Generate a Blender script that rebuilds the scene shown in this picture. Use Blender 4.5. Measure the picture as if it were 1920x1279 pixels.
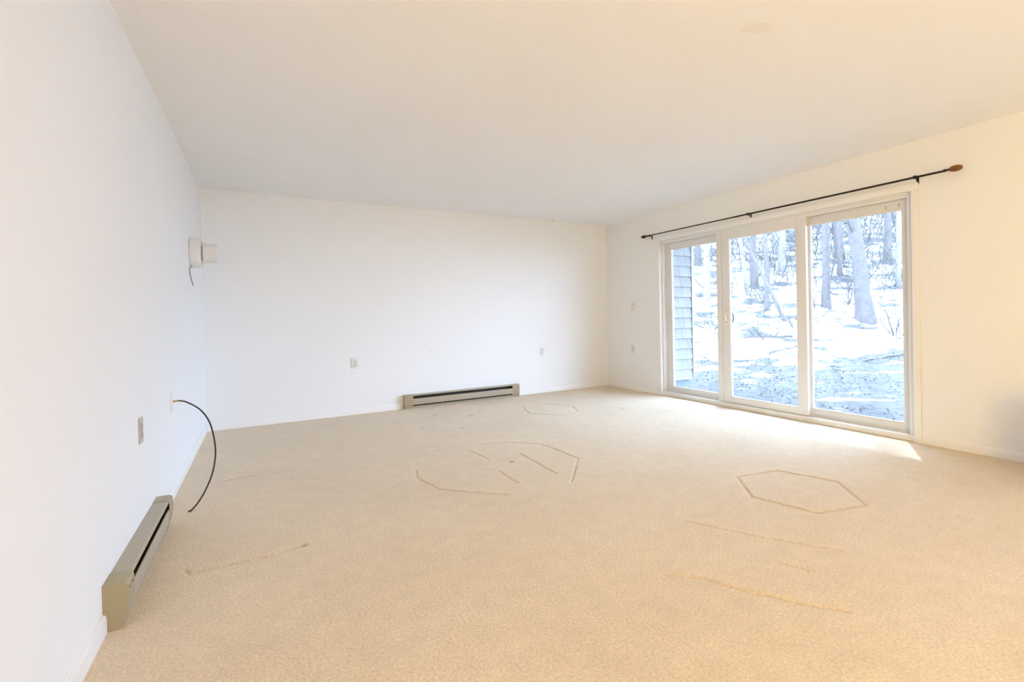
import bpy, bmesh, math, random
from mathutils import Vector, Matrix, noise

for o in list(bpy.data.objects):
    bpy.data.objects.remove(o, do_unlink=True)
SC = bpy.context.scene
COL = SC.collection

# ---------------------------------------------------------------- room size
W, H, REAR = 5.0526, 2.44, -9.6          # right wall x, ceiling z, rear wall y (back wall at y = 0, left wall at x = 0)

# ---------------------------------------------------------------- camera
F_PX, PITCH, ROLL, YAW = 908.726, -0.008632, 0.021025, -0.540077
cd = bpy.data.cameras.new('camera')
cam = bpy.data.objects.new('camera', cd)
COL.objects.link(cam)
Rm = Matrix.Rotation(YAW, 3, 'Z') @ Matrix.Rotation(PITCH, 3, 'X') @ Matrix.Rotation(ROLL, 3, 'Y')
right, fwd, up = Rm.col[0], Rm.col[1], Rm.col[2]
M = Matrix((right, up, -fwd)).transposed().to_4x4()
M.translation = Vector((0.513575, -5.969292, 1.101662))
cam.matrix_world = M
cd.sensor_fit = 'HORIZONTAL'
cd.sensor_width = 36.0
cd.lens = 36.0 * F_PX / 1920.0
cd.shift_x = -78.228 / 1920.0
cd.shift_y = -41.679 / 1920.0
cd.clip_start = 0.02
cd.clip_end = 300
SC.camera = cam

# ---------------------------------------------------------------- world, sun, exposure
wd = bpy.data.worlds.new('sky')
SC.world = wd
wd.use_nodes = True
bg = wd.node_tree.nodes['Background']
bg.inputs[0].default_value = (0.495, 0.685, 1.0, 1)
bg.inputs[1].default_value = 15.2

sd = bpy.data.lights.new('sun', 'SUN')
sd.energy = 4.6
sd.angle = math.radians(1.2)
sd.color = (0.62, 0.80, 1.0)
sun = bpy.data.objects.new('sun', sd)
COL.objects.link(sun)
to_sun = Vector((1.54, 0.94, 1.92)).normalized()
sun.rotation_euler = to_sun.to_track_quat('Z', 'Y').to_euler()
sun.location = (9, 3, 12)

SC.view_settings.view_transform = 'Standard'
SC.view_settings.look = 'None'
SC.view_settings.exposure = 0.25
SC.view_settings.gamma = 1.0
SC.view_settings.use_curve_mapping = False
SC.cycles.diffuse_bounces = 7          # a white room: let the light bounce around
SC.cycles.max_bounces = 12
SC.cycles.adaptive_threshold = 0.04
SC.cycles.caustics_reflective = False
SC.cycles.caustics_refractive = False

# added warm fill light, unseen on the left wall behind the camera
def area(name, loc, direction, sx, sy, watts, col):
    d = bpy.data.lights.new(name, 'AREA')
    d.shape = 'RECTANGLE'; d.size = sx; d.size_y = sy; d.energy = watts; d.color = col
    o = bpy.data.objects.new(name, d)
    COL.objects.link(o)
    o.location = loc
    o.rotation_euler = Vector(direction).to_track_quat('-Z', 'Z').to_euler()
area('warm_fill', (0.03, -7.6, 1.2), (1, 0.25, 0.15), 1.8, 1.8, 158, (0.95, 0.68, 0.225))


# ---------------------------------------------------------------- material helpers
MATS = {}

def nodes_of(name):
    m = bpy.data.materials.new(name)
    m.use_nodes = True
    nt = m.node_tree
    b = nt.nodes['Principled BSDF']
    return m, nt, b

def mat(name, col, rough=0.5, metal=0.0, spec=0.5, var=0.0, vscale=8.0, bump=0.0, bscale=200.0, bdist=0.001, detail=3.0):
    """plain procedural paint / plastic / metal: colour, faint noise variation, fine relief"""
    m, nt, b = nodes_of(name)
    b.inputs['Roughness'].default_value = rough
    b.inputs['Metallic'].default_value = metal
    b.inputs['Specular IOR Level'].default_value = spec
    tc = nt.nodes.new('ShaderNodeTexCoord')
    nz = nt.nodes.new('ShaderNodeTexNoise')
    nz.inputs['Scale'].default_value = vscale
    nz.inputs['Detail'].default_value = 4
    nt.links.new(tc.outputs['Object'], nz.inputs['Vector'])
    mx = nt.nodes.new('ShaderNodeMix')
    mx.data_type = 'RGBA'
    mx.inputs[6].default_value = (*[c * (1 - var) for c in col], 1)
    mx.inputs[7].default_value = (*[min(1, c * (1 + var)) for c in col], 1)
    nt.links.new(nz.outputs['Fac'], mx.inputs[0])
    nt.links.new(mx.outputs[2], b.inputs['Base Color'])
    if bump > 0:
        n2 = nt.nodes.new('ShaderNodeTexNoise')
        n2.inputs['Scale'].default_value = bscale
        n2.inputs['Detail'].default_value = detail
        nt.links.new(tc.outputs['Object'], n2.inputs['Vector'])
        bp = nt.nodes.new('ShaderNodeBump')
        bp.inputs['Strength'].default_value = bump
        bp.inputs['Distance'].default_value = bdist
        nt.links.new(n2.outputs['Fac'], bp.inputs['Height'])
        nt.links.new(bp.outputs['Normal'], b.inputs['Normal'])
    MATS[name] = m
    return m

mat('wall_paint', (0.865, 0.86, 0.855), rough=0.7, spec=0.25, var=0.012, vscale=1.5, bump=0.15, bscale=90, bdist=0.001)
mat('ceiling_paint', (0.90, 0.895, 0.895), rough=0.9, spec=0.1, var=0.02, vscale=2.0, bump=0.7, bscale=110, bdist=0.004, detail=4)
mat('ceiling_patch', (0.855, 0.845, 0.825), rough=0.9, spec=0.1, var=0.02, vscale=20, bump=0.4, bscale=160, bdist=0.002)
mat('trim_paint', (0.86, 0.85, 0.84), rough=0.35, spec=0.45, var=0.01, vscale=6)
mat('vinyl', (0.78, 0.77, 0.76), rough=0.35, spec=0.45, var=0.015, vscale=8)
mat('vinyl_grey', (0.72, 0.71, 0.70), rough=0.4, spec=0.4, var=0.02, vscale=8)
mat('gasket', (0.10, 0.11, 0.12), rough=0.6)
mat('heater_enamel', (0.44, 0.380, 0.290), rough=0.42, spec=0.4, var=0.05, vscale=14, bump=0.05, bscale=60)
mat('heater_cap', (0.385, 0.325, 0.205), rough=0.45, spec=0.4, var=0.06, vscale=18)
mat('heater_dark', (0.035, 0.028, 0.022), rough=0.7)
mat('heater_fin', (0.16, 0.13, 0.10), rough=0.5, metal=0.6)
mat('rust', (0.52, 0.33, 0.25), rough=0.8, var=0.2, vscale=60)
mat('screw_metal', (0.30, 0.29, 0.27), rough=0.4, metal=0.8)
mat('plate_white', (0.76, 0.745, 0.73), rough=0.4, var=0.01)
mat('plate_ivory', (0.50, 0.47, 0.42), rough=0.45, var=0.03, vscale=40)
mat('receptacle', (0.66, 0.64, 0.62), rough=0.4)
mat('receptacle_ivory', (0.42, 0.385, 0.33), rough=0.45)
mat('slot_dark', (0.05, 0.045, 0.04), rough=0.8)
mat('cable_black', (0.018, 0.016, 0.015), rough=0.45)
mat('brass', (0.55, 0.36, 0.16), rough=0.35, metal=0.9)
mat('rod_black', (0.018, 0.012, 0.009), rough=0.4, metal=0.3)
mat('finial_wood', (0.20, 0.075, 0.018), rough=0.45, var=0.25, vscale=60)
mat('finial_dark', (0.05, 0.018, 0.012), rough=0.45, var=0.25, vscale=60)
mat('latch_cream', (0.80, 0.74, 0.62), rough=0.4)
mat('handle_dark', (0.05, 0.065, 0.08), rough=0.35)
mat('lamp_white', (0.80, 0.78, 0.76), rough=0.45, var=0.01)
mat('cord_grey', (0.30, 0.29, 0.28), rough=0.6)
mat('shingle_a', (0.31, 0.285, 0.26), rough=0.85, spec=0.2, var=0.12, vscale=18, bump=0.5, bscale=60, bdist=0.002)
mat('shingle_b', (0.295, 0.272, 0.248), rough=0.85, spec=0.2, var=0.12, vscale=22, bump=0.5, bscale=60, bdist=0.002)
mat('shingle_c', (0.325, 0.298, 0.27), rough=0.85, spec=0.2, var=0.12, vscale=15, bump=0.5, bscale=60, bdist=0.002)
mat('corner_board', (0.40, 0.37, 0.34), rough=0.7)
mat('concrete', (0.20, 0.22, 0.24), rough=0.9, var=0.15, vscale=12)
mat('bark', (0.135, 0.114, 0.102), rough=0.95, spec=0.1, var=0.35, vscale=9, bump=0.8, bscale=30, bdist=0.02)
mat('bark_pale', (0.21, 0.185, 0.165), rough=0.95, spec=0.1, var=0.25, vscale=9, bump=0.6, bscale=30, bdist=0.015)
mat('twig', (0.105, 0.092, 0.083), rough=0.95, spec=0.1, var=0.2, vscale=10)
mat('leaf_litter', (0.075, 0.066, 0.060), rough=0.95, spec=0.1, var=0.35, vscale=3)
mat('lamp_metal', (0.6, 0.58, 0.55), rough=0.35, metal=0.8)

def make_carpet():
    m, nt, b = nodes_of('carpet')
    L = nt.links.new
    b.inputs['Roughness'].default_value = 0.95
    b.inputs['Specular IOR Level'].default_value = 0.12
    b.inputs['Sheen Weight'].default_value = 0.15
    tc = nt.nodes.new('ShaderNodeTexCoord')
    big = nt.nodes.new('ShaderNodeTexNoise'); big.inputs['Scale'].default_value = 1.6; big.inputs['Detail'].default_value = 5
    mid = nt.nodes.new('ShaderNodeTexNoise'); mid.inputs['Scale'].default_value = 11; mid.inputs['Detail'].default_value = 5
    fine = nt.nodes.new('ShaderNodeTexNoise'); fine.inputs['Scale'].default_value = 95; fine.inputs['Detail'].default_value = 3; fine.inputs['Roughness'].default_value = 0.6
    for n in (big, mid, fine):
        L(tc.outputs['Object'], n.inputs['Vector'])
    r1 = nt.nodes.new('ShaderNodeMix'); r1.data_type = 'RGBA'
    r1.inputs[6].default_value = (0.722, 0.577, 0.405, 1)
    r1.inputs[7].default_value = (0.815, 0.667, 0.485, 1)
    L(big.outputs['Fac'], r1.inputs[0])
    r2 = nt.nodes.new('ShaderNodeMix'); r2.data_type = 'RGBA'; r2.blend_type = 'MULTIPLY'; r2.inputs[0].default_value = 1
    mr = nt.nodes.new('ShaderNodeMapRange'); mr.inputs[1].default_value = 0.3; mr.inputs[2].default_value = 0.7; mr.inputs[3].default_value = 0.955; mr.inputs[4].default_value = 1.03
    L(mid.outputs['Fac'], mr.inputs[0])
    L(r1.outputs[2], r2.inputs[6]); L(mr.outputs[0], r2.inputs[7])
    r3 = nt.nodes.new('ShaderNodeMix'); r3.data_type = 'RGBA'; r3.blend_type = 'MULTIPLY'; r3.inputs[0].default_value = 1
    mf = nt.nodes.new('ShaderNodeMapRange'); mf.inputs[1].default_value = 0.3; mf.inputs[2].default_value = 0.7; mf.inputs[3].default_value = 0.84; mf.inputs[4].default_value = 1.11
    L(fine.outputs['Fac'], mf.inputs[0])
    L(r2.outputs[2], r3.inputs[6]); L(mf.outputs[0], r3.inputs[7])
    # grime that has settled in the furniture dents
    at = nt.nodes.new('ShaderNodeAttribute'); at.attribute_name = 'wear'
    r4 = nt.nodes.new('ShaderNodeMix'); r4.data_type = 'RGBA'
    r4.inputs[7].default_value = (0.36, 0.25, 0.13, 1)
    L(at.outputs['Fac'], r4.inputs[0]); L(r3.outputs[2], r4.inputs[6])
    L(r4.outputs[2], b.inputs['Base Color'])
    bp = nt.nodes.new('ShaderNodeBump'); bp.inputs['Strength'].default_value = 0.9; bp.inputs['Distance'].default_value = 0.006
    L(fine.outputs['Fac'], bp.inputs['Height']); L(bp.outputs['Normal'], b.inputs['Normal'])
    MATS['carpet'] = m

def make_snow():
    m, nt, b = nodes_of('snowy_ground')
    L = nt.links.new
    b.inputs['Roughness'].default_value = 0.8
    b.inputs['Specular IOR Level'].default_value = 0.15
    tc = nt.nodes.new('ShaderNodeTexCoord')
    mp = nt.nodes.new('ShaderNodeMapping')
    mp.inputs['Rotation'].default_value = (0, 0, -math.atan2(0.84, 0.54))   # along / across the slope
    mp.inputs['Scale'].default_value = (1, 1, 1)
    L(tc.outputs['Object'], mp.inputs['Vector'])
    sc = nt.nodes.new('ShaderNodeVectorMath'); sc.operation = 'MULTIPLY'; sc.inputs[1].default_value = (2.2, 0.8, 1.0)
    L(mp.outputs[0], sc.inputs[0])
    n1 = nt.nodes.new('ShaderNodeTexNoise'); n1.inputs['Scale'].default_value = 1.0; n1.inputs['Detail'].default_value = 8; n1.inputs['Roughness'].default_value = 0.66
    L(sc.outputs[0], n1.inputs['Vector'])
    at = nt.nodes.new('ShaderNodeAttribute'); at.attribute_name = 'bare'
    ad = nt.nodes.new('ShaderNodeMath'); ad.operation = 'ADD'
    L(n1.outputs['Fac'], ad.inputs[0]); L(at.outputs['Fac'], ad.inputs[1])
    mr = nt.nodes.new('ShaderNodeMapRange'); mr.inputs[1].default_value = 0.545; mr.inputs[2].default_value = 0.62
    L(ad.outputs[0], mr.inputs[0])
    n2 = nt.nodes.new('ShaderNodeTexNoise'); n2.inputs['Scale'].default_value = 9; n2.inputs['Detail'].default_value = 6
    L(tc.outputs['Object'], n2.inputs['Vector'])
    li = nt.nodes.new('ShaderNodeMix'); li.data_type = 'RGBA'
    li.inputs[6].default_value = (0.040, 0.035, 0.032, 1); li.inputs[7].default_value = (0.125, 0.112, 0.102, 1)
    L(n2.outputs['Fac'], li.inputs[0])
    mx = nt.nodes.new('ShaderNodeMix'); mx.data_type = 'RGBA'
    mx.inputs[6].default_value = (0.60, 0.60, 0.60, 1)
    L(mr.outputs[0], mx.inputs[0]); L(li.outputs[2], mx.inputs[7])
    L(mx.outputs[2], b.inputs['Base Color'])
    bp = nt.nodes.new('ShaderNodeBump'); bp.inputs['Strength'].default_value = 0.5; bp.inputs['Distance'].default_value = 0.06
    L(n2.outputs['Fac'], bp.inputs['Height']); L(bp.outputs['Normal'], b.inputs['Normal'])
    MATS['snowy_ground'] = m

def make_glass():
    m = bpy.data.materials.new('pane_glass')
    m.use_nodes = True
    nt = m.node_tree
    nt.nodes.remove(nt.nodes['Principled BSDF'])
    out = nt.nodes['Material Output']
    tr = nt.nodes.new('ShaderNodeBsdfTransparent'); tr.inputs[0].default_value = (0.95, 0.975, 0.985, 1)
    gl = nt.nodes.new('ShaderNodeBsdfGlossy'); gl.inputs['Roughness'].default_value = 0.02
    fr = nt.nodes.new('ShaderNodeFresnel')
    ge = nt.nodes.new('ShaderNodeNewGeometry')          # same reflectance on the way in and on the way out of the thin pane
    io = nt.nodes.new('ShaderNodeMapRange'); io.inputs[3].default_value = 1.35; io.inputs[4].default_value = 1 / 1.35
    nt.links.new(ge.outputs['Backfacing'], io.inputs[0]); nt.links.new(io.outputs[0], fr.inputs[0])
    mx = nt.nodes.new('ShaderNodeMixShader')
    nt.links.new(fr.outputs[0], mx.inputs[0]); nt.links.new(tr.outputs[0], mx.inputs[1]); nt.links.new(gl.outputs[0], mx.inputs[2])
    nt.links.new(mx.outputs[0], out.inputs[0])
    MATS['pane_glass'] = m

make_carpet(); make_snow(); make_glass()

# ---------------------------------------------------------------- mesh helpers
def wloc(o):
    v = Vector((0, 0, 0))
    while o:
        v += o.location
        o = o.parent
    return v

class MB:
    def __init__(self):
        self.v, self.f = [], []
    def add(self, vs, fs):
        n = len(self.v)
        self.v += [tuple(p) for p in vs]
        self.f += [tuple(i + n for i in q) for q in fs]
        return self
    def box(self, x0, x1, y0, y1, z0, z1, bev=0.0):
        x0, x1 = min(x0, x1), max(x0, x1); y0, y1 = min(y0, y1), max(y0, y1); z0, z1 = min(z0, z1), max(z0, z1)
        if bev <= 0:
            vs = [(x, y, z) for z in (z0, z1) for y in (y0, y1) for x in (x0, x1)]
            return self.add(vs, [(0, 2, 3, 1), (4, 5, 7, 6), (0, 1, 5, 4), (2, 6, 7, 3), (0, 4, 6, 2), (1, 3, 7, 5)])
        bm = bmesh.new()
        bmesh.ops.create_cube(bm, size=1)
        for v in bm.verts:
            v.co = Vector(((x0 + x1) / 2 + v.co.x * (x1 - x0), (y0 + y1) / 2 + v.co.y * (y1 - y0), (z0 + z1) / 2 + v.co.z * (z1 - z0)))
        bev = min(bev, 0.45 * min(x1 - x0, y1 - y0, z1 - z0))
        bmesh.ops.bevel(bm, geom=list(bm.edges), offset=bev, segments=2, affect='EDGES', profile=0.6)
        bm.verts.index_update()
        self.add([v.co[:] for v in bm.verts], [[v.index for v in f.verts] for f in bm.faces])
        bm.free()
        return self
    def extrude(self, prof, axis, a, b):
        """closed profile (list of 2D points) swept along axis 'x' or 'y' from a to b"""
        n = len(prof)
        def pt(q, t):
            return (t, q[0], q[1]) if axis == 'x' else (q[0], t, q[1])
        vs = [pt(q, a) for q in prof] + [pt(q, b) for q in prof]
        fs = [(i, (i + 1) % n, n + (i + 1) % n, n + i) for i in range(n)] + [tuple(range(n))[::-1], tuple(range(n, 2 * n))]
        return self.add(vs, fs)
    def tube(self, pts, rad, n=8, cap=True):
        pts = [Vector(p) for p in pts]
        if not isinstance(rad, (list, tuple)):
            rad = [rad] * len(pts)
        vs, fs = [], []
        ref = None
        for i, p in enumerate(pts):
            d = (pts[min(i + 1, len(pts) - 1)] - pts[max(i - 1, 0)]).normalized()
            if ref is None:
                ref = d.orthogonal().normalized()
            ref = (ref - d * ref.dot(d)).normalized()
            bi = d.cross(ref)
            for k in range(n):
                a = 2 * math.pi * k / n
                vs.append(p + (ref * math.cos(a) + bi * math.sin(a)) * rad[i])
        for i in range(len(pts) - 1):
            for k in range(n):
                fs.append((i * n + k, i * n + (k + 1) % n, (i + 1) * n + (k + 1) % n, (i + 1) * n + k))
        if cap:
            fs.append(tuple(range(n))[::-1]); fs.append(tuple(range((len(pts) - 1) * n, len(pts) * n)))
        return self.add(vs, fs)
    def lathe(self, prof, origin, axis, n=32):
        """prof: (t along axis, radius) list"""
        axis = Vector(axis).normalized(); o = Vector(origin)
        u = axis.orthogonal().normalized(); w = axis.cross(u)
        vs, fs = [], []
        for t, r in prof:
            for k in range(n):
                a = 2 * math.pi * k / n
                vs.append(o + axis * t + (u * math.cos(a) + w * math.sin(a)) * max(r, 1e-5))
        for i in range(len(prof) - 1):
            for k in range(n):
                fs.append((i * n + k, i * n + (k + 1) % n, (i + 1) * n + (k + 1) % n, (i + 1) * n + k))
        fs.append(tuple(range(n))[::-1]); fs.append(tuple(range((len(prof) - 1) * n, len(prof) * n)))
        return self.add(vs, fs)
    def build(self, name, m, parent=None, smooth=False, origin=None):
        off = wloc(parent) if parent else (Vector(origin) if origin else Vector((0, 0, 0)))
        me = bpy.data.meshes.new(name)
        me.from_pydata([(Vector(v) - off)[:] for v in self.v], [], self.f)
        me.update()
        bm = bmesh.new(); bm.from_mesh(me)
        bmesh.ops.recalc_face_normals(bm, faces=bm.faces)
        bm.to_mesh(me); bm.free()
        me.materials.append(MATS[m])
        if smooth:
            me.polygons.foreach_set('use_smooth', [True] * len(me.polygons))
            try:
                me.set_sharp_from_angle(angle=math.radians(40))
            except Exception:
                pass
        o = bpy.data.objects.new(name, me)
        COL.objects.link(o)
        if parent:
            o.parent = parent
        else:
            o.location = off
        return o

def tag(o, label=None, cat=None, group=None, kind=None):
    if label: o['label'] = label
    if cat: o['category'] = cat
    if group: o['group'] = group
    if kind: o['kind'] = kind
    return o

def thing(name, loc, label=None, cat=None, group=None, kind=None):
    o = bpy.data.objects.new(name, None)
    o.empty_display_size = 0.05
    COL.objects.link(o)
    o.location = loc
    return tag(o, label, cat, group, kind)

def copy_tree(o, parent=None):
    c = o.copy()
    COL.objects.link(c)
    c.parent = parent
    for ch in list(o.children):
        copy_tree(ch, c)
    return c

rnd = random.Random(7)

# ================================================================ LARGE STRUCTURE
T = 0.2
tag(MB().box(-T, 0, REAR - T, T, -0.1, H + 0.1).build('wall_left', 'wall_paint'), kind='structure')
tag(MB().box(0, W, 0, T, -0.1, H + 0.1).build('wall_back', 'wall_paint'), kind='structure')
tag(MB().box(0, W, REAR - T, REAR, -0.1, H + 0.1).build('wall_front', 'wall_paint'), kind='structure')
OY0, OY1, OZ = -1.165, -4.10, 2.055             # rough opening of the patio door
tag(MB().box(W, W + T, OY0, T, -0.1, H + 0.1).box(W, W + T, -6.3, OY1, -0.1, H + 0.1).box(W, W + T, REAR - T, -8.3, -0.1, H + 0.1)
    .box(W, W + T, -8.3, -6.3, -0.1, 0.4).box(W, W + T, -8.3, -6.3, 2.25, H + 0.1).box(W, W + T, OY1, OY0, OZ, H + 0.1)
    .box(W, W + T, OY1, OY0, -0.1, -0.002).build('wall_right', 'wall_paint'), kind='structure')
# added low partition, unseen past the right edge, casts shade onto the right wall
tag(MB().box(W - 0.62, W - 0.001, -5.12, -5.0, 0.0, 0.52, 0.004).build('shade_partition', 'wall_paint'), kind='structure')

# added unseen eave above the patio door, holds sky light off the floor
tag(MB().box(W + T + 0.001, W + T + 1.30, REAR, 0.0, 2.5, 2.6).build('added_eave', 'trim_paint'), kind='structure')

ceil = tag(MB().box(0, W, REAR, 0, H, H + 0.1).build('ceiling', 'ceiling_paint'), kind='structure')

# patched spot and a small hook mark on the ceiling
pv = [(2.475, -4.455), (2.505, -4.515), (2.545, -4.548), (2.60, -4.552), (2.622, -4.515), (2.598, -4.472), (2.55, -4.455), (2.51, -4.440)]
pb = MB()
pb.add([(x, y, H - 0.0015) for x, y in pv] + [(x, y, H) for x, y in pv],
       [tuple(range(8)), tuple(range(8, 16))[::-1]] + [(i, (i + 1) % 8, 8 + (i + 1) % 8, 8 + i) for i in range(8)])
pb.build('plaster_patch', 'ceiling_patch', ceil)
MB().lathe([(0, 0.010), (0.004, 0.009), (0.008, 0.004)], (4.071, -0.075, H), (0, 0, -1), 10).build('hook_mark', 'screw_metal', ceil)

# ---- carpet floor with real dents left by furniture
GROOVES = [  # (points, depth, half width, grime, closed)
    ([(3.19, -3.829), (3.522, -3.903), (3.624, -4.248), (3.384, -4.538), (3.06, -4.452), (2.972, -4.105)], 0.008, 0.010, 0.75, True),
    ([(3.153, -0.781), (3.043, -1.167), (3.337, -1.514), (3.563, -1.356), (3.674, -1.076), (3.492, -0.762)], 0.006, 0.010, 0.45, True),
    ([(1.433, -2.457), (1.393, -2.633), (1.454, -2.929), (1.773, -3.262)], 0.006, 0.010, 0.40, False),
    ([(2.024, -2.058), (2.198, -2.076), (2.381, -2.207), (2.523, -2.35), (2.546, -2.617), (2.554, -2.878), (2.436, -3.03), (2.229, -3.287)], 0.006, 0.009, 0.35, False),
    ([(2.245, -2.519), (2.232, -3.094)], 0.006, 0.010, 0.4, False),
    ([(1.927, -2.814), (1.923, -3.102)], 0.006, 0.010, 0.4, False),
    ([(1.942, -2.19), (1.969, -2.536)], 0.004, 0.009, 0.25, False),
    ([(0.19, -3.267), (0.215, -3.326), (0.512, -3.33), (0.663, -3.304)], 0.008, 0.010, 0.6, False),
    ([(0.163, -1.909), (0.651, -1.916)], 0.007, 0.010, 0.5, False),
    ([(1.936, -4.462), (2.037, -4.558), (2.111, -4.716), (2.232, -4.903), (2.312, -5.005)], 0.007, 0.010, 0.28, False),
    ([(2.395, -4.131), (2.565, -4.478), (2.739, -4.745)], 0.005, 0.009, 0.18, False),
    ([(2.413, -4.666), (2.464, -4.762)], 0.005, 0.008, 0.3, False),
]
SPOTS = [(2.096, -2.664, 0.016, 1.3), (2.133, -0.617, 0.028, 0.55), (2.467, -0.865, 0.030, 0.6), (1.836, -1.126, 0.022, 0.35),
         (2.175, -1.373, 0.024, 0.4), (0.663, -3.304, 0.016, 0.8), (4.05, -1.55, 0.03, 0.4)]
SEGS = []
for pts, dep, hw, gr, closed in GROOVES:
    q = pts + [pts[0]] if closed else pts
    for a, b in zip(q, q[1:]):
        SEGS.append((a, b, dep, hw, gr))

def seg_d(x, y, a, b):
    dx, dy = b[0] - a[0], b[1] - a[1]
    t = max(0, min(1, ((x - a[0]) * dx + (y - a[1]) * dy) / (dx * dx + dy * dy)))
    return math.hypot(x - a[0] - t * dx, y - a[1] - t * dy)

def carpet_disp(x, y, near):
    z, wv = 0.0, 0.0
    wob = 0.006 * noise.noise(Vector((x * 9, y * 9, 1.3)))
    k = 0.65 + 0.7 * noise.noise(Vector((x * 4, y * 4, 5.0)))
    for a, b, dep, hw, gr in near:
        d = seg_d(x + wob, y + wob, a, b)
        g = math.exp(-(d / hw) ** 2)
        z = min(z, -dep * g)
        wv = max(wv, 0.55 * gr * max(0.25, k) * math.exp(-(d / (hw * 0.75)) ** 2))
    for sx, sy, r, gr in SPOTS:
        d = math.hypot(x - sx, y - sy)
        if d < 3 * r:
            g = math.exp(-(d / r) ** 2)
            z = min(z, -0.006 * g); wv = max(wv, gr * g)
    return z, min(0.9, wv)

def build_floor():
    vs, fs, wear = [], [], []
    C, SUB = 0.1, 20
    nx, ny = int(math.ceil(W / C)), int(math.ceil(-REAR / C))
    for i in range(nx):
        for j in range(ny):
            x0, x1 = i * C, min(W, (i + 1) * C)
            y1, y0 = -j * C, max(REAR, -(j + 1) * C)
            cx, cy = (x0 + x1) / 2, (y0 + y1) / 2
            near = [s for s in SEGS if seg_d(cx, cy, s[0], s[1]) < 0.075 + 0.045]
            spot = any(math.hypot(cx - s[0], cy - s[1]) < 0.075 + 3 * s[2] for s in SPOTS)
            n = SUB if (near or spot) else 1
            base = len(vs)
            for a in range(n + 1):
                for b in range(n + 1):
                    x = x0 + (x1 - x0) * a / n; y = y0 + (y1 - y0) * b / n
                    z, wv = carpet_disp(x, y, near) if n > 1 else (0.0, 0.0)
                    vs.append((x, y, z)); wear.append(wv)
            for a in range(n):
                for b in range(n):
                    p = base + a * (n + 1) + b
                    fs.append((p, p + n + 1, p + n + 2, p + 1))
    # skirt and underside so the slab has thickness
    b0 = len(vs)
    for (x, y) in ((0, 0), (W, 0), (W, REAR), (0, REAR)):
        vs.append((x, y, -0.1)); wear.append(0)
    fs.append((b0, b0 + 1, b0 + 2, b0 + 3))
    me = bpy.data.meshes.new('floor')
    me.from_pydata(vs, [], fs)
    me.polygons.foreach_set('use_smooth', [True] * len(me.polygons))
    at = me.attributes.new('wear', 'FLOAT', 'POINT')
    at.data.foreach_set('value', wear)
    me.materials.append(MATS['carpet'])
    o = bpy.data.objects.new('floor', me)
    COL.objects.link(o)
    tag(o, kind='structure')
build_floor()

# ---- baseboards
BH, BT = 0.066, 0.012
def bb_prof(sgn, base):
    return [(base, 0.0), (base + sgn * BT, 0.0), (base + sgn * BT, BH - 0.014), (base + sgn * BT * 0.75, BH - 0.005), (base + sgn * BT * 0.35, BH), (base, BH)]
HL0, HL1 = -3.662, -2.632                      # near heater on the left wall, from / to
HB0, HB1 = 1.944, 3.486                        # far heater on the back wall
tag(MB().extrude(bb_prof(1, 0.0), 'y', REAR, HL0 - 0.002).extrude(bb_prof(1, 0.0), 'y', HL1 + 0.002, -0.001).build('baseboard_left', 'trim_paint', smooth=True), kind='structure')
tag(MB().extrude(bb_prof(-1, 0.0), 'x', BT, HB0 - 0.002).extrude(bb_prof(-1, 0.0), 'x', HB1 + 0.002, W - BT).build('baseboard_back', 'trim_paint', smooth=True), kind='structure')
tag(MB().extrude(bb_prof(-1, W), 'y', -4.142, REAR).extrude(bb_prof(-1, W), 'y', -1.113, -0.001).build('baseboard_right', 'trim_paint', smooth=True), kind='structure')

# ---- door casing (three boards)
cas = thing('trim_1', (W, -2.63, 0), kind='structure')
XF = W - 0.016
def casing_board(y0, y1, z0, z1):
    MB().box(XF, W, y0, y1, z0, z1, 0.004).build('casing_board', 'trim_paint', cas, smooth=True)
casing_board(-1.115, -1.175, 0.0, 2.045)
casing_board(-4.09, -4.142, 0.0, 2.045)
casing_board(-1.115, -4.142, 2.045, 2.104)

# ---- three panel patio door
door = thing('door_1', (W, -2.63, 0), kind='structure')
fr = MB()
fr.box(W - 0.004, W + 0.16, -1.166, -1.178, 0.0, 2.045)               # left jamb lining
fr.box(W + 0.020, W + 0.16, -1.178, -1.202, 0.0, 2.045, 0.003)         # left frame step
fr.box(W - 0.004, W + 0.16, -4.088, -4.099, 0.0, 2.045)
fr.box(W + 0.020, W + 0.16, -4.046, -4.088, 0.0, 2.045, 0.003)
fr.box(W - 0.004, W + 0.16, -1.166, -4.099, 2.045, 2.054)
fr.box(W + 0.010, W + 0.16, -1.19, -4.06, 2.028, 2.045, 0.002)         # head steps
fr.box(W + 0.028, W + 0.16, -1.19, -4.06, 2.006, 2.030, 0.002)
fr.build('door_frame', 'vinyl', door, smooth=True)
sl = MB().box(W - 0.002, W + 0.17, -1.176, -4.09, 0.0, 0.050, 0.004)
sl.box(W + 0.062, W + 0.068, -1.2, -4.05, 0.05, 0.058)
sl.build('sill', 'vinyl', door, smooth=True)
MB().box(W + 0.031, W + 0.115, -2.078, -2.150, 0.05, 2.02, 0.004).build('mullion', 'vinyl', door, smooth=True)

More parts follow.
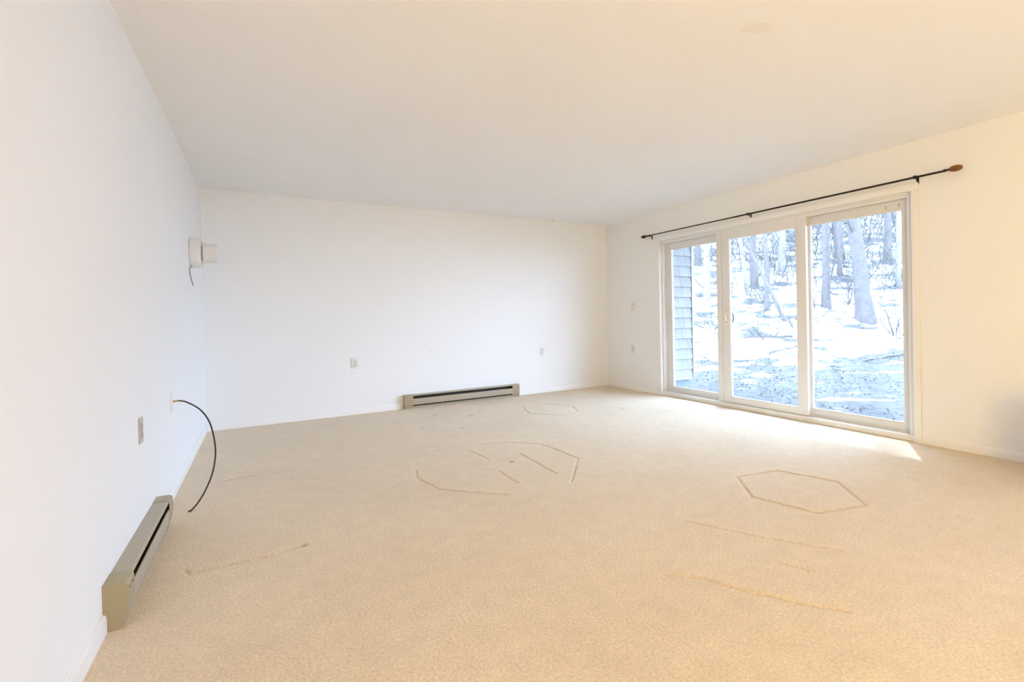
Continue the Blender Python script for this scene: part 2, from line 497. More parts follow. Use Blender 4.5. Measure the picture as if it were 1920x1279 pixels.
def panel(name_lbl, xf, depth, y0, y1, z0, z1, gy0, gy1, gz0, gz1, m, bead=True):
    """door leaf: two stiles and two rails, a pane and its glazing beads; y0 > y1"""
    xb = xf + depth
    b = MB()
    b.box(xf, xb, y0, gy0, z0, z1, 0.003).box(xf, xb, gy1, y1, z0, z1, 0.003)
    b.box(xf + 0.0006, xb, gy0 + 0.003, gy1 - 0.003, gz1, z1, 0.003).box(xf + 0.0006, xb, gy0 + 0.003, gy1 - 0.003, z0, gz0, 0.003)
    p = b.build('door_panel', m, door, smooth=True)
    gx = xf + 0.016
    MB().box(gx, gx + 0.006, gy0 + 0.004, gy1 - 0.004, gz0 - 0.004, gz1 + 0.004).build('glass_pane', 'pane_glass', p)
    w = 0.008
    for (a0, a1, c0, c1) in ((gy0, gy0 - w, gz0, gz1), (gy1 + w, gy1, gz0, gz1), (gy0 - w, gy1 + w, gz1 - w, gz1), (gy0 - w, gy1 + w, gz0, gz0 + w)):
        MB().box(gx - 0.010, gx - 0.0005, a0, a1, c0, c1, 0.002).build('glazing_bead', 'trim_paint', p, smooth=True)
        MB().box(gx + 0.0065, gx + 0.014, a0, a1, c0, c1).build('gasket', 'vinyl_grey', p)
    return p
p1 = panel('', W + 0.075, 0.045, -1.195, -2.10, 0.050, 2.004, -1.298, -2.082, 0.120, 1.928, 'vinyl_grey')
p2 = panel('', W + 0.030, 0.042, -2.156, -3.172, 0.053, 2.010, -2.257, -3.070, 0.118, 1.922, 'vinyl')
p3 = panel('', W + 0.075, 0.045, -3.110, -4.052, 0.050, 2.004, -3.186, -3.988, 0.124, 1.926, 'vinyl_grey')

# ---- added window behind the camera, lets cool sky light onto the left wall
win = thing('fill_window', (W, -7.3, 0.4), kind='structure')
wf = MB()
for (a, b, c, d) in ((-6.3, -6.36, 0.4, 2.25), (-8.24, -8.3, 0.4, 2.25), (-6.36, -8.24, 0.4, 0.46), (-6.36, -8.24, 2.19, 2.25), (-7.27, -7.33, 0.46, 2.19)):
    wf.box(W + 0.05, W + 0.12, a, b, c, d, 0.003)
wf.build('fill_window_frame', 'vinyl', win, smooth=True)
for a, b in ((-6.36, -7.27), (-7.33, -8.24)):
    MB().box(W + 0.08, W + 0.086, a, b, 0.46, 2.19).build('glass_pane', 'pane_glass', win)
MB().box(W - 0.04, W + 0.05, -6.27, -8.33, 0.375, 0.4, 0.004).build('fill_window_sill', 'trim_paint', win, smooth=True)

# latch on the sliding leaf
lx = W + 0.030
lt = MB().box(lx - 0.008, lx, -2.192, -2.232, 0.935, 1.105, 0.003).build('latch_plate', 'latch_cream', p2, smooth=True)
lv = MB().box(lx - 0.034, lx - 0.008, -2.204, -2.222, 0.985, 1.06, 0.005)
lv.box(lx - 0.030, lx - 0.008, -2.196, -2.228, 1.065, 1.085, 0.004)
lv.lathe([(0, 0.008), (0.010, 0.007)], (lx - 0.008, -2.212, 0.955), (-1, 0, 0), 12)
lv.build('thumb_latch', 'latch_cream', p2, smooth=True)
hd = MB().tube([(W + 0.072, -2.225, 0.965), (W + 0.100, -2.228, 0.965), (W + 0.118, -2.232, 0.985), (W + 0.120, -2.234, 1.02), (W + 0.118, -2.232, 1.055), (W + 0.100, -2.228, 1.075), (W + 0.072, -2.225, 1.075)], 0.010, 10)
hd.build('pull_handle', 'handle_dark', p2, smooth=True)
for zz in (1.962, 1.966):
    yy = -3.86 if zz < 1.964 else -3.96
    MB().box(W + 0.0735, W + 0.0752, yy, yy - 0.012, zz - 0.02, zz + 0.012).build('tape_residue', 'plate_ivory', p3)

# ================================================================ OUTDOORS
GS = (0.54, 0.84)
def slope_s(x, y):
    return GS[0] * (x - 7.67) + GS[1] * (y - 0.73)
def gz_(x, y):
    s = slope_s(x, y)
    z = -0.18 + 0.40 * (math.sqrt(s * s + 0.8) + s) / 2
    if x > W + 0.4:
        k = min(1.0, (x - W - 0.4) / 2.0)
        z += k * 0.10 * noise.noise(Vector((x * 0.55, y * 0.55, 0))) * min(1.0, 0.35 + max(0, s) * 0.3)
        z += k * 0.035 * noise.noise(Vector((x * 2.1, y * 2.1, 4)))
    return z

def build_ground():
    vs, fs, bare = [], [], []
    xs = [W + T + 0.002]
    while xs[-1] < 48:
        xs.append(xs[-1] + 0.12 + 0.018 * max(0, xs[-1] - 8))
    ys = [-14.0]
    while ys[-1] < 34:
        d = abs(ys[-1] - 0.5)
        ys.append(ys[-1] + 0.14 + 0.02 * max(0, d - 4))
    for x in xs:
        for y in ys:
            vs.append((x, y, gz_(x, y)))
            s = slope_s(x, y)
            k = 1 / (1 + math.exp((s - 0.1) * 2.2))
            bare.append(0.165 * k + 0.05 + 0.04 / (1 + math.exp(-(s - 4.5) * 1.2)))
    n = len(ys)
    for i in range(len(xs) - 1):
        for j in range(n - 1):
            fs.append((i * n + j, (i + 1) * n + j, (i + 1) * n + j + 1, i * n + j + 1))
    me = bpy.data.meshes.new('snowy_hillside')
    me.from_pydata(vs, [], fs)
    me.polygons.foreach_set('use_smooth', [True] * len(me.polygons))
    at = me.attributes.new('bare', 'FLOAT', 'POINT')
    at.data.foreach_set('value', bare)
    me.materials.append(MATS['snowy_ground'])
    o = bpy.data.objects.new('snowy_hillside', me)
    COL.objects.link(o)
    tag(o, 'snow covered hillside with bare brown patches rising behind the house', 'hillside', kind='structure')
build_ground()

# ---- shingled wing wall beside the patio door
WY = -1.10
wing = tag(MB().box(W + T + 0.001, 5.715, WY + 0.016, WY + 0.20, 0.165, 3.1).build('wall_wing', 'shingle_b'), 'blue grey shingled outside wall left of the patio door', kind='structure')
MB().box(W + T + 0.001, 5.665, WY + 0.03, WY + 0.19, -0.22, 0.166).build('foundation', 'concrete', wing)
MB().box(5.708, 5.738, WY - 0.012, WY + 0.205, 0.16, 3.1, 0.003).build('corner_board', 'corner_board', wing)
SH, X0, X1 = 0.144, W + T + 0.002, 5.706
shm = {}
row = 0
z = 0.155
while z < 3.0:
    x = X0
    r2 = random.Random(40 + row)
    first = True
    while x < X1 - 0.005:
        w = r2.choice((0.10, 0.13, 0.16))
        if first:
            w *= r2.choice((0.5, 0.8, 1.0)); w = round(w, 3); first = False
        if X1 - (x + w) < 0.045:
            w = round(X1 - x, 3)
        key = (w, r2.choice('abc'))
        if key not in shm:
            b = MB().extrude([(-0.006, 0.0), (0.016, 0.0), (0.016, SH + 0.01), (0.012, SH + 0.01), (-0.006, 0.006)], 'x', 0.0, w - 0.002)
            # profile is in (y, z): wedge, thick at the butt
            b.v = [(vx, vy, vz) for vx, vy, vz in b.v]
            o = b.build('shingle', 'shingle_' + key[1], wing)
            shm[key] = o
        else:
            o = shm[key].copy(); COL.objects.link(o)
        o.location = (x, WY + r2.uniform(-0.001, 0.001), z + r2.uniform(-0.001, 0.001))
        o.parent = wing
        x += w
    z += SH
    row += 1
# meshes above were built relative to the wing wall origin (0, 0, 0)

# ---- trees
def branch_pts(p0, d, length, rr, n=6, droop=0.0):
    pts = [Vector(p0)]
    d = Vector(d).normalized()
    for i in range(n):
        d = (d + Vector((rr.uniform(-.28, .28), rr.uniform(-.28, .28), rr.uniform(-.18, .28) - droop))).normalized()
        pts.append(pts[-1] + d * (length / n))
    return pts

def tree(name, label, x, y, height, r0, lean=(0, 0), seed=0, nb=8, m='bark', lowest=0.8, flare=1.35, cat='tree', top=0.45, blen=1.5):
    rr = random.Random(seed)
    z0 = gz_(x, y) - 0.12
    root = thing(name, (x, y, z0), label, cat, 'bare trees on the hillside')
    n = 14
    pts, rad = [], []
    wx = wy = 0
    for i in range(n + 1):
        t = i / n
        wx += rr.uniform(-.03, .03) * height / n * 1.2; wy += rr.uniform(-.03, .03) * height / n * 1.2
        pts.append(Vector((x + lean[0] * t * height + wx, y + lean[1] * t * height + wy, z0 + t * height)))
        rad.append(r0 * (1 - (1 - top) * t) * (1 + (flare - 1) * math.exp(-t * height / 0.45)))
    # extra rings near the root for the flare
    for q, hh in ((1, 0.22), (2, 0.5)):
        t = hh / height
        pts.insert(q, pts[0].lerp(pts[q], min(1, t * n / 1)) if q == 1 else Vector((x + lean[0] * hh, y + lean[1] * hh, z0 + hh)))
        rad.insert(q, r0 * (1 + (flare - 1) * math.exp(-hh / 0.45)))
    pts = sorted(pts, key=lambda p: p.z)
    rad = sorted(rad, reverse=True)
    MB().tube(pts, rad, 10).build('trunk', m, root, smooth=True)
    for k in range(nb):
        h = lowest + (min(height, 7.0) - lowest) * (k + rr.random()) / nb
        i = 0
        while i < len(pts) - 2 and pts[i + 1].z - z0 < h:
            i += 1
        t = (h - (pts[i].z - z0)) / max(1e-4, pts[i + 1].z - pts[i].z)
        p = pts[i].lerp(pts[i + 1], max(0, min(1, t)))
        a = rr.uniform(0, 2 * math.pi)
        L = rr.uniform(0.5, 1.0) * blen
        bp = branch_pts(p, (math.cos(a), math.sin(a), rr.uniform(0.0, 0.7)), L, rr)
        rb = max(0.008, rad[i] * rr.uniform(0.14, 0.24))
        mb = MB().tube(bp, [rb * (1 - 0.75 * q / (len(bp) - 1)) for q in range(len(bp))], 5)
        for q in range(3):
            s = bp[2 + q]
            a2 = rr.uniform(0, 2 * math.pi)
            tw = branch_pts(s, (math.cos(a2), math.sin(a2), rr.uniform(-.1, .8)), L * rr.uniform(.3, .55), rr, 4)
            mb.tube(tw, [rb * .5, rb * .42, rb * .34, rb * .26, rb * .18], 4)
        mb.build('branch', 'twig' if m == 'bark' else m, root)
    return root

tree('bare_tree', 'thick dark leaning tree trunk framed by the right door pane', 12.94, 0.15, 11, 0.165, (-0.055, 0.07), 3, 9, flare=1.5, lowest=1.2)
tree('bare_tree', 'straight grey tree trunk near the left edge of the right pane', 12.96, 1.14, 10, 0.095, (0.0, 0.0), 4, 9)
tree('bare_tree', 'slender forked tree at the right edge of the right pane', 13.2, -0.62, 8, 0.07, (0.03, -0.02), 5, 10, lowest=0.4)
tree('leaning_tree', 'thin dark sapling leaning left in the middle door pane', 11.33, 1.14, 3.2, 0.045, (-0.20, 0.36), 6, 6, lowest=0.5, top=0.5, blen=0.8)
tree('bare_tree', 'slim upright grey tree in the centre of the middle pane', 11.64, 1.91, 9, 0.065, (0.0, 0.02), 7, 8)
tree('leaning_tree', 'pale birch stem leaning left in the middle door pane', 12.26, 2.9, 5, 0.06, (-0.07, 0.10), 8, 4, 'bark_pale', blen=0.8)
tree('bare_tree', 'dark trunk standing behind the leaning pale stem', 12.9, 3.2, 10, 0.11, (0.01, 0.0), 9, 8)
tree('bare_tree', 'pale straight trunk at the right of the middle pane', 14.75, 3.55, 12, 0.10, (0.0, 0.0), 10, 7, 'bark_pale')
tree('bare_tree', 'pale tree in the left pane beside the shingled wall', 11.07, 3.37, 10, 0.09, (0.02, 0.0), 11, 8, 'bark_pale')
tree('bare_tree', 'thin pale tree nearest the corner board in the left pane', 9.9, 2.75, 8, 0.05, (0.0, 0.02), 12, 8, 'bark_pale')
far_trees = [  # x, y, radius, seed, what
    (16.5, 4.9, 0.12, 21, 'distant trunk behind the middle pane, left of the pale straight one'), (17.6, 3.3, 0.14, 22, 'distant trunk just right of the wide door stile'),
    (18.5, 2.2, 0.11, 23, 'distant trunk uphill between the straight grey trunk and the thick one'), (19.5, 1.5, 0.13, 24, 'distant trunk uphill behind the thick leaning trunk'),
    (18.0, 0.4, 0.10, 25, 'distant slim trunk right of the thick leaning trunk'), (21.0, 5.2, 0.15, 26, 'farthest trunk high on the hill above the middle pane'),
    (15.0, 6.0, 0.10, 27, 'distant trunk high in the left part of the middle pane'), (13.2, 5.6, 0.10, 28, 'distant trunk high in the left pane'),
    (22.5, 3.4, 0.15, 29, 'farthest trunk high on the hill above the right pane'), (16.2, 0.9, 0.07, 30, 'distant sapling beside the thick leaning trunk'),
    (14.2, 4.6, 0.06, 31, 'distant sapling behind the leaning pale stem'), (15.8, 2.3, 0.06, 32, 'distant sapling behind the straight grey trunk')]
for x, y, r, sd_, lb in far_trees:
    tree('bare_tree', lb, x, y, 10, r, (random.Random(sd_).uniform(-.03, .03), random.Random(sd_ + 1).uniform(-.03, .03)), sd_, 9, 'bark' if sd_ % 3 else 'bark_pale', blen=1.9, lowest=0.6)

def shrub(label, x, y, h, n, seed, spread=0.5):
    rr = random.Random(seed)
    z0 = gz_(x, y) - 0.05
    root = thing('bare_shrub', (x, y, z0), label, 'shrub', 'bare shrubs on the hillside')
    for k in range(n):
        a = rr.uniform(0, 2 * math.pi)
        bp = branch_pts((x + .08 * math.cos(a), y + .08 * math.sin(a), z0), (math.cos(a) * spread, math.sin(a) * spread, 1), h * rr.uniform(.6, 1.1), rr, 7)
        r = rr.uniform(0.008, 0.016)
        mb = MB().tube(bp, [r * (1 - .7 * q / 7) for q in range(8)], 5)
        for q in range(4):
            tw = branch_pts(bp[2 + q], (rr.uniform(-1, 1), rr.uniform(-1, 1), rr.uniform(0, 1)), h * .4, rr, 4)
            mb.tube(tw, [r * .5, r * .42, r * .34, r * .26, r * .18], 4)
        mb.build('stem', 'twig', root)
shrub('tangled bare shrub at the foot of the leaning dark sapling', 11.2, 0.85, 0.55, 9, 61, 1.4)
shrub('bare shrub on the snow in the lower middle pane', 10.1, 0.85, 0.7, 9, 62, 1.6)
shrub('bare shrub beside the straight grey trunk in the right pane', 12.7, 1.25, 0.9, 7, 63, 1.0)
shrub('bare shrub at the right edge of the right pane below the forked tree', 12.6, -0.65, 1.2, 9, 64, 0.6)
shrub('low bare shrub between the left pane and the hill', 9.7, 2.0, 0.7, 7, 65, 1.3)
shrub('bare shrub under the dark trunk of the middle pane', 12.2, 2.4, 0.9, 9, 66, 1.0)
shrub('bare shrub left of the thick leaning trunk', 13.6, 0.9, 1.3, 9, 67, 0.9)
shrub('bare shrub high on the slope behind the thick leaning trunk', 15.6, 1.6, 1.5, 9, 68, 0.9)
shrub('bare shrub high on the slope in the middle pane', 15.0, 3.9, 1.6, 10, 69, 0.9)

def log(label, a, b, r):
    pa, pb = Vector((a[0], a[1], gz_(*a) + r * 0.6)), Vector((b[0], b[1], gz_(*b) + r * 0.6))
    pts = [pa.lerp(pb, t / 8) + Vector((0, 0, 0.02 * math.sin(t * 2.1))) for t in range(9)]
    for i in range(9):
        pts[i].z = max(pts[i].z, gz_(pts[i].x, pts[i].y) + r * 0.3)
    tag(MB().tube(pts, [r * (1 - .5 * i / 8) for i in range(9)], 7).build('fallen_branch', 'bark', smooth=True, origin=pa), label, 'branch', 'fallen branches on the snow')
log('long fallen branch on the snow low in the right pane', (11.9, -1.2), (10.75, -0.85), 0.022)
log('fallen branch lying on the slope low in the middle pane', (10.6, 0.55), (9.7, 1.15), 0.03)
log('fallen branch on the slope above the flat ground in the middle pane', (10.3, 0.2), (9.5, 0.35), 0.025)

# ---- undergrowth: a tangle of thin bare twigs over the whole slope
def build_undergrowth():
    rr = random.Random(123)
    mb = MB()
    cnt = 0
    while cnt < 3200:
        x = rr.uniform(9.5, 27); y = rr.uniform(-2.5, 12)
        s = slope_s(x, y)
        if s < 1.6 or rr.random() > (0.25 if s < 3.5 else 0.9) or noise.noise(Vector((x * 0.5, y * 0.5, 11))) < rr.uniform(-.5, .3):
            continue
        L = rr.uniform(0.35, 1.0) * (0.7 if s < 4 else 1.5)
        a = rr.uniform(0, 6.28); k = rr.uniform(0.2, 1.3)
        bp = branch_pts((x, y, gz_(x, y) - 0.02), (math.cos(a) * k, math.sin(a) * k, 1), L, rr, 4)
        r = rr.uniform(0.007, 0.014) * (1 + max(0, s - 4) * 0.07)
        mb.tube(bp, [r, r * .9, r * .75, r * .6, r * .4], 3, cap=False)
        cnt += 1
    tag(mb.build('undergrowth', 'twig'), 'tangle of thin bare twigs covering the snowy slope', 'undergrowth', kind='stuff')
build_undergrowth()

# ---- loose dead leaves (nobody could count them)
def build_leaves():
    rr = random.Random(99)
    vs, fs = [], []
    cnt = 0
    while cnt < 10000:
        x = rr.uniform(W + 0.8, 17); y = rr.uniform(-4.5, 6)
        s = slope_s(x, y)
        dens = 0.75 if s < 0.6 else 0.35
        if noise.noise(Vector((x * 0.9, y * 0.9, 7))) + rr.uniform(-.35, .35) < 0.55 - dens:
            continue
        zc = gz_(x, y) + 0.008
        r = rr.uniform(0.010, 0.026)
        a = rr.uniform(0, 6.28); t = rr.uniform(-.5, .5); t2 = rr.uniform(-.5, .5)
        n = len(vs)
        for k in range(4):
            b = a + k * math.pi / 2
            q = r * (1.0 if k % 2 else 0.55)
            dx, dy = q * math.cos(b), q * math.sin(b)
            vs.append((x + dx, y + dy, zc + dx * t + dy * t2 + r * .3))
        fs.append((n, n + 1, n + 2, n + 3))
        cnt += 1
    me = bpy.data.meshes.new('dead_leaves')
    me.from_pydata(vs, [], fs)
    me.materials.append(MATS['leaf_litter'])
    o = bpy.data.objects.new('dead_leaves', me)
    COL.objects.link(o)
    tag(o, 'dead leaves scattered over snow and bare ground outside', 'leaves', kind='stuff')
build_leaves()

# ================================================================ OBJECTS IN THE ROOM
# ---- electric baseboard heaters.  Local frame: u along the wall, d out of the wall, z up
def heater(name, label, to_world, length, origin, stain=False):
    root = thing(name, origin, label, 'heater', 'electric baseboard heaters')
    def sweep(prof, u0, u1):
        n = len(prof)
        vs = [to_world(u0, d, z) for d, z in prof] + [to_world(u1, d, z) for d, z in prof]
        fs = [(i, (i + 1) % n, n + (i + 1) % n, n + i) for i in range(n)] + [tuple(range(n))[::-1], tuple(range(n, 2 * n))]
        return MB().add(vs, fs)
    C = 0.105
    def part(nm, prof, u0, u1, m, par=root):
        return sweep(prof, u0, u1).build(nm, m, par)
    part('back_panel', [(0.0, 0.0), (0.004, 0.0), (0.004, 0.160), (0.0, 0.160)], 0.002, length - 0.002, 'heater_dark')
    part('top_cover', [(0.0, 0.161), (0.0, 0.165), (0.058, 0.163), (0.0665, 0.158), (0.0665, 0.153), (0.064, 0.153), (0.064, 0.1565), (0.056, 0.1595)], 0.002, length - 0.002, 'heater_enamel')
    fp = part('front_panel', [(0.060, 0.044), (0.064, 0.044), (0.0695, 0.100), (0.0690, 0.114), (0.064, 0.118), (0.058, 0.114), (0.062, 0.112), (0.0655, 0.100)], C - 0.004, length - C + 0.004, 'heater_enamel')
    part('bottom_lip', [(0.0, 0.0), (0.052, 0.0), (0.057, 0.024), (0.054, 0.027), (0.048, 0.004), (0.0, 0.004)], 0.004, length - 0.004, 'heater_enamel')
    el = part('heating_element', [(0.026, 0.058), (0.036, 0.058), (0.036, 0.068), (0.026, 0.068)], C * 0.6, length - C * 0.6, 'heater_fin')
    fins = MB()
    nf = int((length - 2 * C) / 0.012)
    for i in range(nf):
        u = C + 0.004 + i * (length - 2 * C - 0.008) / (nf - 1)
        fins.add([to_world(u + a, d, z_) for a in (0, 0.0012) for d, z_ in ((0.012, 0.036), (0.050, 0.036), (0.050, 0.092), (0.012, 0.092))],
                 [(0, 1, 2, 3), (7, 6, 5, 4), (0, 4, 5, 1), (1, 5, 6, 2), (2, 6, 7, 3), (3, 7, 4, 0)])
    tag(fins.build('fin_stack', 'heater_fin', el), kind='stuff')
    capo = [(0.0, 0.0), (0.053, 0.0), (0.059, 0.030), (0.0655, 0.044), (0.0712, 0.100), (0.0700, 0.150), (0.066, 0.160), (0.055, 0.1665), (0.0, 0.1675)]
    capi = [(0.0, 0.0), (0.051, 0.0), (0.0565, 0.030), (0.0630, 0.044), (0.0685, 0.100), (0.0675, 0.149), (0.064, 0.157), (0.054, 0.1635), (0.0, 0.1650)]
    for u0, u1 in ((0.0, C), (length - C, length)):
        n = len(capo)
        e = 0.003 if u0 == 0 else -0.003
        ue, ui = (u0, u1) if u0 == 0 else (u1, u0)
        vs = [to_world(ue, d, z_) for d, z_ in capo] + [to_world(ui, d, z_) for d, z_ in capo] + [to_world(ui, d, z_) for d, z_ in capi] + [to_world(ue + e, d, z_) for d, z_ in capi]
        fs = [tuple(range(n))]
        for i in range(n - 1):
            fs += [(i, i + 1, n + i + 1, n + i), (n + i, n + i + 1, 2 * n + i + 1, 2 * n + i), (2 * n + i, 2 * n + i + 1, 3 * n + i + 1, 3 * n + i)]
        fs.append(tuple(range(3 * n, 4 * n))[::-1])
        cap = MB().add(vs, fs).build('end_cap', 'heater_cap', root)
        for (uu, zz) in ((0.030, 0.134), (0.078, 0.134)):
            u = ue + (uu if u0 == 0 else -uu)
            p, q = Vector(to_world(u, 0.0700, zz)), Vector(to_world(u, 0.0735, zz))
            MB().lathe([(0, 0.005), (0.002, 0.005), (0.003, 0.003)], p, q - p, 10).build('screw', 'screw_metal', cap, smooth=True)
    # thin dark gaps that hold the clips of the front panel
    for k in range(5):
        u = C + 0.06 + k * (length - 2 * C - 0.12) / 4
        sweep([(0.004, 0.030), (0.060, 0.030), (0.060, 0.040), (0.004, 0.040)], u, u + 0.010).build('support_clip', 'heater_fin', root)
    if stain:
        sweep([(0.018, 0.1673), (0.056, 0.1665), (0.0575, 0.1668), (0.018, 0.1679)], 0.014, 0.095).build('rust_stain', 'rust', root)
    return root

heater('baseboard_heater', 'beige metal baseboard heater in the middle of the far wall', lambda u, d, z: (HB0 + u, -d, z), HB1 - HB0, (HB0, 0, 0))
heater('baseboard_heater', 'short beige baseboard heater with worn end cap on the left wall', lambda u, d, z: (d, HL0 + u, z), HL1 - HL0, (0, HL0, 0))

# ---- outlets and switch.  Local frame: u to the right on the wall, n out of the wall, z up
def plate(name, label, cat, origin, u_dir, n_dir, kind, pm='plate_white', rm='receptacle', group=None):
    root = thing(name, origin, label, cat, group)
    U, N, O = Vector(u_dir), Vector(n_dir), Vector(origin)
    def bx(u0, u1, n0, n1, z0, z1, bev=0.0):
        b = MB().box(u0, u1, n0, n1, z0, z1, bev)
        b.v = [tuple(O + U * v[0] + N * v[1] + Vector((0, 0, v[2]))) for v in b.v]
        return b
    bx(-0.037, 0.037, 0.0, 0.006, -0.060, 0.060, 0.003).build('cover_plate', pm, root, smooth=True)
    def screw(z):
        MB().lathe([(0, 0.0035), (0.0012, 0.003)], O + N * 0.006 + Vector((0, 0, z)), N, 10).build('screw', 'screw_metal', root)
    if kind == 'outlet':
        screw(0.0)
        for zc in (0.0205, -0.0205):
            b = bx(-0.0168, 0.0168, 0.006, 0.0078, zc - 0.0145, zc + 0.0145, 0.0035)
            r = b.build('receptacle', rm, root, smooth=True)
            for uu, hh in ((-0.0065, 0.008), (0.0065, 0.0065)):
                bx(uu - 0.0012, uu + 0.0012, 0.0074, 0.0080, zc + 0.001 - hh / 2, zc + 0.001 + hh / 2 + 0.002).build('slot', 'slot_dark', r)
            MB().lathe([(0, 0.0026), (0.0005, 0.0026)], O + N * 0.0076 + Vector((0, 0, zc - 0.0085)), N, 10).build('ground_hole', 'slot_dark', r)
    elif kind == 'switch':
        screw(0.030); screw(-0.030)
        bx(-0.006, 0.006, 0.006, 0.0075, -0.0125, 0.0125, 0.001).build('toggle_frame', rm, root)
        t = MB().box(-0.0042, 0.0042, 0, 0.014, -0.004, 0.004, 0.0012)
        t.v = [tuple(O + U * v[0] + N * (0.006 + v[1]) + Vector((0, 0, v[2] + v[1] * 0.5))) for v in t.v]
        t.build('toggle', rm, root, smooth=True)
    elif kind == 'coax':
        screw(0.042); screw(-0.042)
        MB().lathe([(0, 0.008), (0.003, 0.008), (0.003, 0.005), (0.012, 0.005)], O + N * 0.006, N, 12).build('jack', 'brass', root, smooth=True)
    return root
G1 = 'electric outlets on the walls'
plate('wall_outlet', 'white outlet on the far wall left of the heater', 'outlet', (1.408, -0.0005, 0.589), (1, 0, 0), (0, -1, 0), 'outlet', group=G1)
plate('wall_outlet', 'white outlet on the far wall near the right corner', 'outlet', (3.894, -0.0005, 0.584), (1, 0, 0), (0, -1, 0), 'outlet', group=G1)
plate('wall_outlet', 'white outlet left of the patio door below the switch', 'outlet', (W - 0.0005, -0.593, 0.588), (0, -1, 0), (-1, 0, 0), 'outlet', group=G1)
plate('wall_outlet', 'dingy ivory outlet on the left wall above the near heater', 'outlet', (0.0005, -2.979, 0.592), (0, 1, 0), (1, 0, 0), 'outlet', 'plate_ivory', 'receptacle_ivory', group=G1)
plate('light_switch', 'white light switch on the wall left of the patio door', 'switch', (W - 0.0005, -0.611, 1.192), (0, -1, 0), (-1, 0, 0), 'switch')
plate('cable_wall_plate', 'white cable jack plate on the left wall', 'wall plate', (0.0005, -2.050, 0.597), (0, 1, 0), (1, 0, 0), 'coax', 'wall_paint')

# ---- black coax cable bowing out of the wall plate down to the carpet
def smooth_path(pts, n=8):
    pts = [Vector(p) for p in pts]
    out = []
    for i in range(len(pts) - 1):
        a, b, c, d = pts[max(0, i - 1)], pts[i], pts[i + 1], pts[min(len(pts) - 1, i + 2)]
        for k in range(n):
            t = k / n
            out.append(0.5 * ((2 * b) + (c - a) * t + (2 * a - 5 * b + 4 * c - d) * t * t + (3 * b - a - 3 * c + d) * t ** 3))
    out.append(pts[-1])
    return out
cp = [(0.032, -2.052, 0.598), (0.050, -2.064, 0.5975), (0.0867, -2.09, 0.5861), (0.1532, -2.13, 0.5399), (0.2023, -2.17, 0.465), (0.229, -2.22, 0.3687), (0.2388, -2.27, 0.277),
      (0.2272, -2.33, 0.1779), (0.1937, -2.4, 0.0907), (0.1583, -2.445, 0.036), (0.130, -2.466, 0.007)]
coax = thing('coax_cable', (0.13, -2.466, 0.0), 'black coax cable arching from the left wall down to the carpet', 'cable')
MB().tube(smooth_path(cp), 0.0046, 10).build('cable', 'cable_black', coax, smooth=True)
MB().tube([(0.013, -2.050, 0.597), (0.024, -2.0505, 0.5975), (0.036, -2.054, 0.598)], [0.0062, 0.0062, 0.0052], 10).build('plug', 'brass', coax, smooth=True)
MB().tube([(0.1345, -2.4645, 0.010), (0.126, -2.468, 0.0066), (0.116, -2.472, 0.0055)], [0.006, 0.0062, 0.004], 8).build('plug', 'slot_dark', coax, smooth=True)

# ---- drum shaped fixture on the left wall close to the far corner
SY, SZ = -0.87, 1.689
sc_ = thing('wall_fixture', (0.0, SY, SZ), 'white double drum wall fixture high on the left wall near the corner', 'wall fixture')
MB().lathe([(0.0, 0.122), (0.004, 0.127), (0.070, 0.127), (0.076, 0.124), (0.078, 0.114), (0.078, 0.02)], (0.0, SY, SZ), (1, 0, 0), 48).build('base_drum', 'lamp_white', sc_, smooth=True)
MB().lathe([(0.077, 0.060), (0.098, 0.060)], (0.0, SY, SZ), (1, 0, 0), 32).build('neck', 'receptacle', sc_, smooth=True)
MB().lathe([(0.0925, 0.090), (0.0935, 0.0945), (0.097, 0.0945), (0.098, 0.079), (0.182, 0.079), (0.186, 0.075), (0.187, 0.01)], (0.0, SY, SZ), (1, 0, 0), 48).build('front_drum', 'lamp_white', sc_, smooth=True)
MB().tube(smooth_path([(0.012, -0.925, 1.575), (0.014, -1.03, 1.552), (0.012, -1.082, 1.532), (0.012, -1.055, 1.487), (0.014, -0.99, 1.447), (0.016, -0.915, 1.410)]), 0.0042, 8).build('cord', 'cord_grey', sc_, smooth=True)

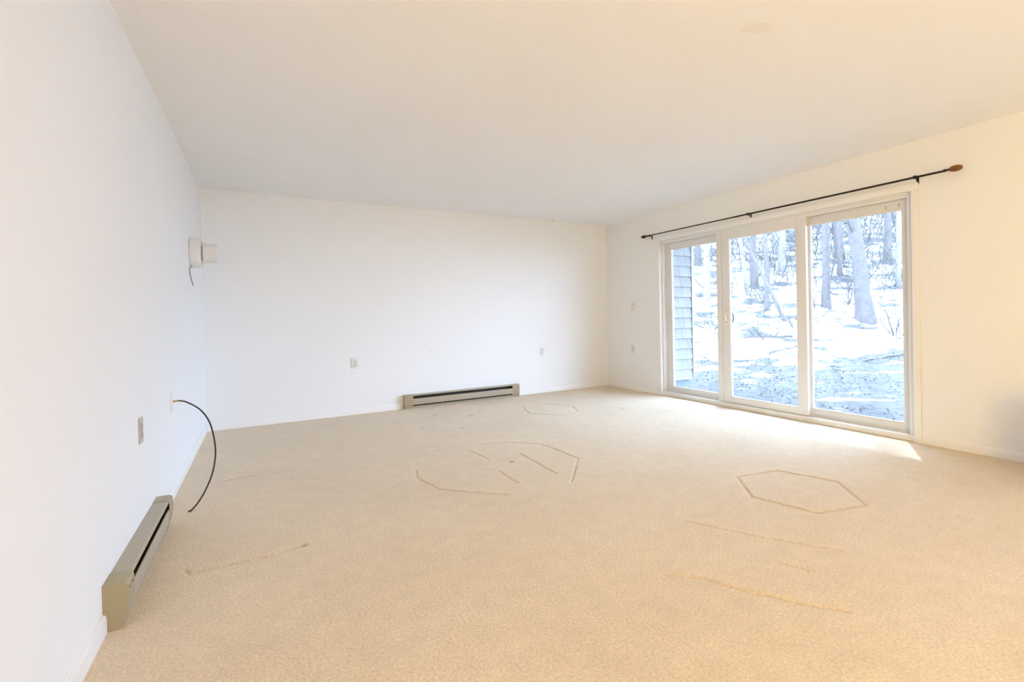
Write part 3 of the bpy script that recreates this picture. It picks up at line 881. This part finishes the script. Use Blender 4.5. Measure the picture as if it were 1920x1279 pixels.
# ---- curtain rod
RX, RZ = W - 0.052, 2.138
rod = thing('curtain_rod', (W, -2.58, 2.11), 'thin black curtain rod with wooden leaf finials above the patio door', 'curtain rod')
MB().tube([(RX, -1.00, RZ + 0.001), (RX, -2.95, RZ - 0.001)], 0.0068, 12).build('rod', 'rod_black', rod, smooth=True)
MB().tube([(RX, -2.40, RZ - 0.001), (RX, -4.335, RZ - 0.002)], 0.0085, 12).build('rod', 'rod_black', rod, smooth=True)
for by in (-1.035, -2.582, -4.137):
    br = MB().box(W - 0.004, W, by - 0.009, by + 0.009, 2.088, 2.142, 0.0015).build('bracket', 'rod_black', rod, smooth=True)
    MB().tube([(W - 0.003, by, 2.127), (W - 0.030, by, 2.127), (RX, by, RZ - 0.010)], 0.005, 8).build('arm', 'rod_black', br, smooth=True)
    MB().lathe([(-0.011, 0.0095), (-0.011, 0.0125), (0.011, 0.0125), (0.011, 0.0095)], (RX, by, RZ), (0, 1, 0), 16).build('ring', 'rod_black', br, smooth=True)
def finial(y, s, m, L, r):
    f = MB().lathe([(0, 0.007), (0.006, 0.012), (0.014, 0.012), (0.022, 0.007), (0.028, 0.010), (0.036, 0.010), (0.04, 0.006)], (RX, y, RZ), (0, s, 0), 16).build('finial_collar', 'rod_black', rod, smooth=True)
    prof = [(0.034 + L * t, max(0.003, r * math.sqrt(max(0.0, 1 - (1.9 * (t - 0.52)) ** 2)))) for t in [i / 12 for i in range(13)]]
    MB().lathe(prof, (RX, y, RZ), (0, s, 0), 20).build('finial', m, f, smooth=True)
finial(-4.325, -1, 'finial_wood', 0.085, 0.024)
finial(-1.005, 1, 'finial_dark', 0.095, 0.022)

# ---- nail holes on the far wall
tag(MB().lathe([(0, 0.006), (0.0015, 0.005)], (2.298, 0, 0.668), (0, -1, 0), 8).build('wall_nail', 'cord_grey', origin=(2.298, 0, 0.668)), 'small nail head in the far wall above the heater', 'nail', 'nails in the far wall')
tag(MB().lathe([(0, 0.005), (0.0015, 0.004)], (0.10, 0, 1.20), (0, -1, 0), 8).build('wall_nail', 'receptacle', origin=(0.10, 0, 1.20)), 'tiny pale nail head in the far wall close to the left corner', 'nail', 'nails in the far wall')
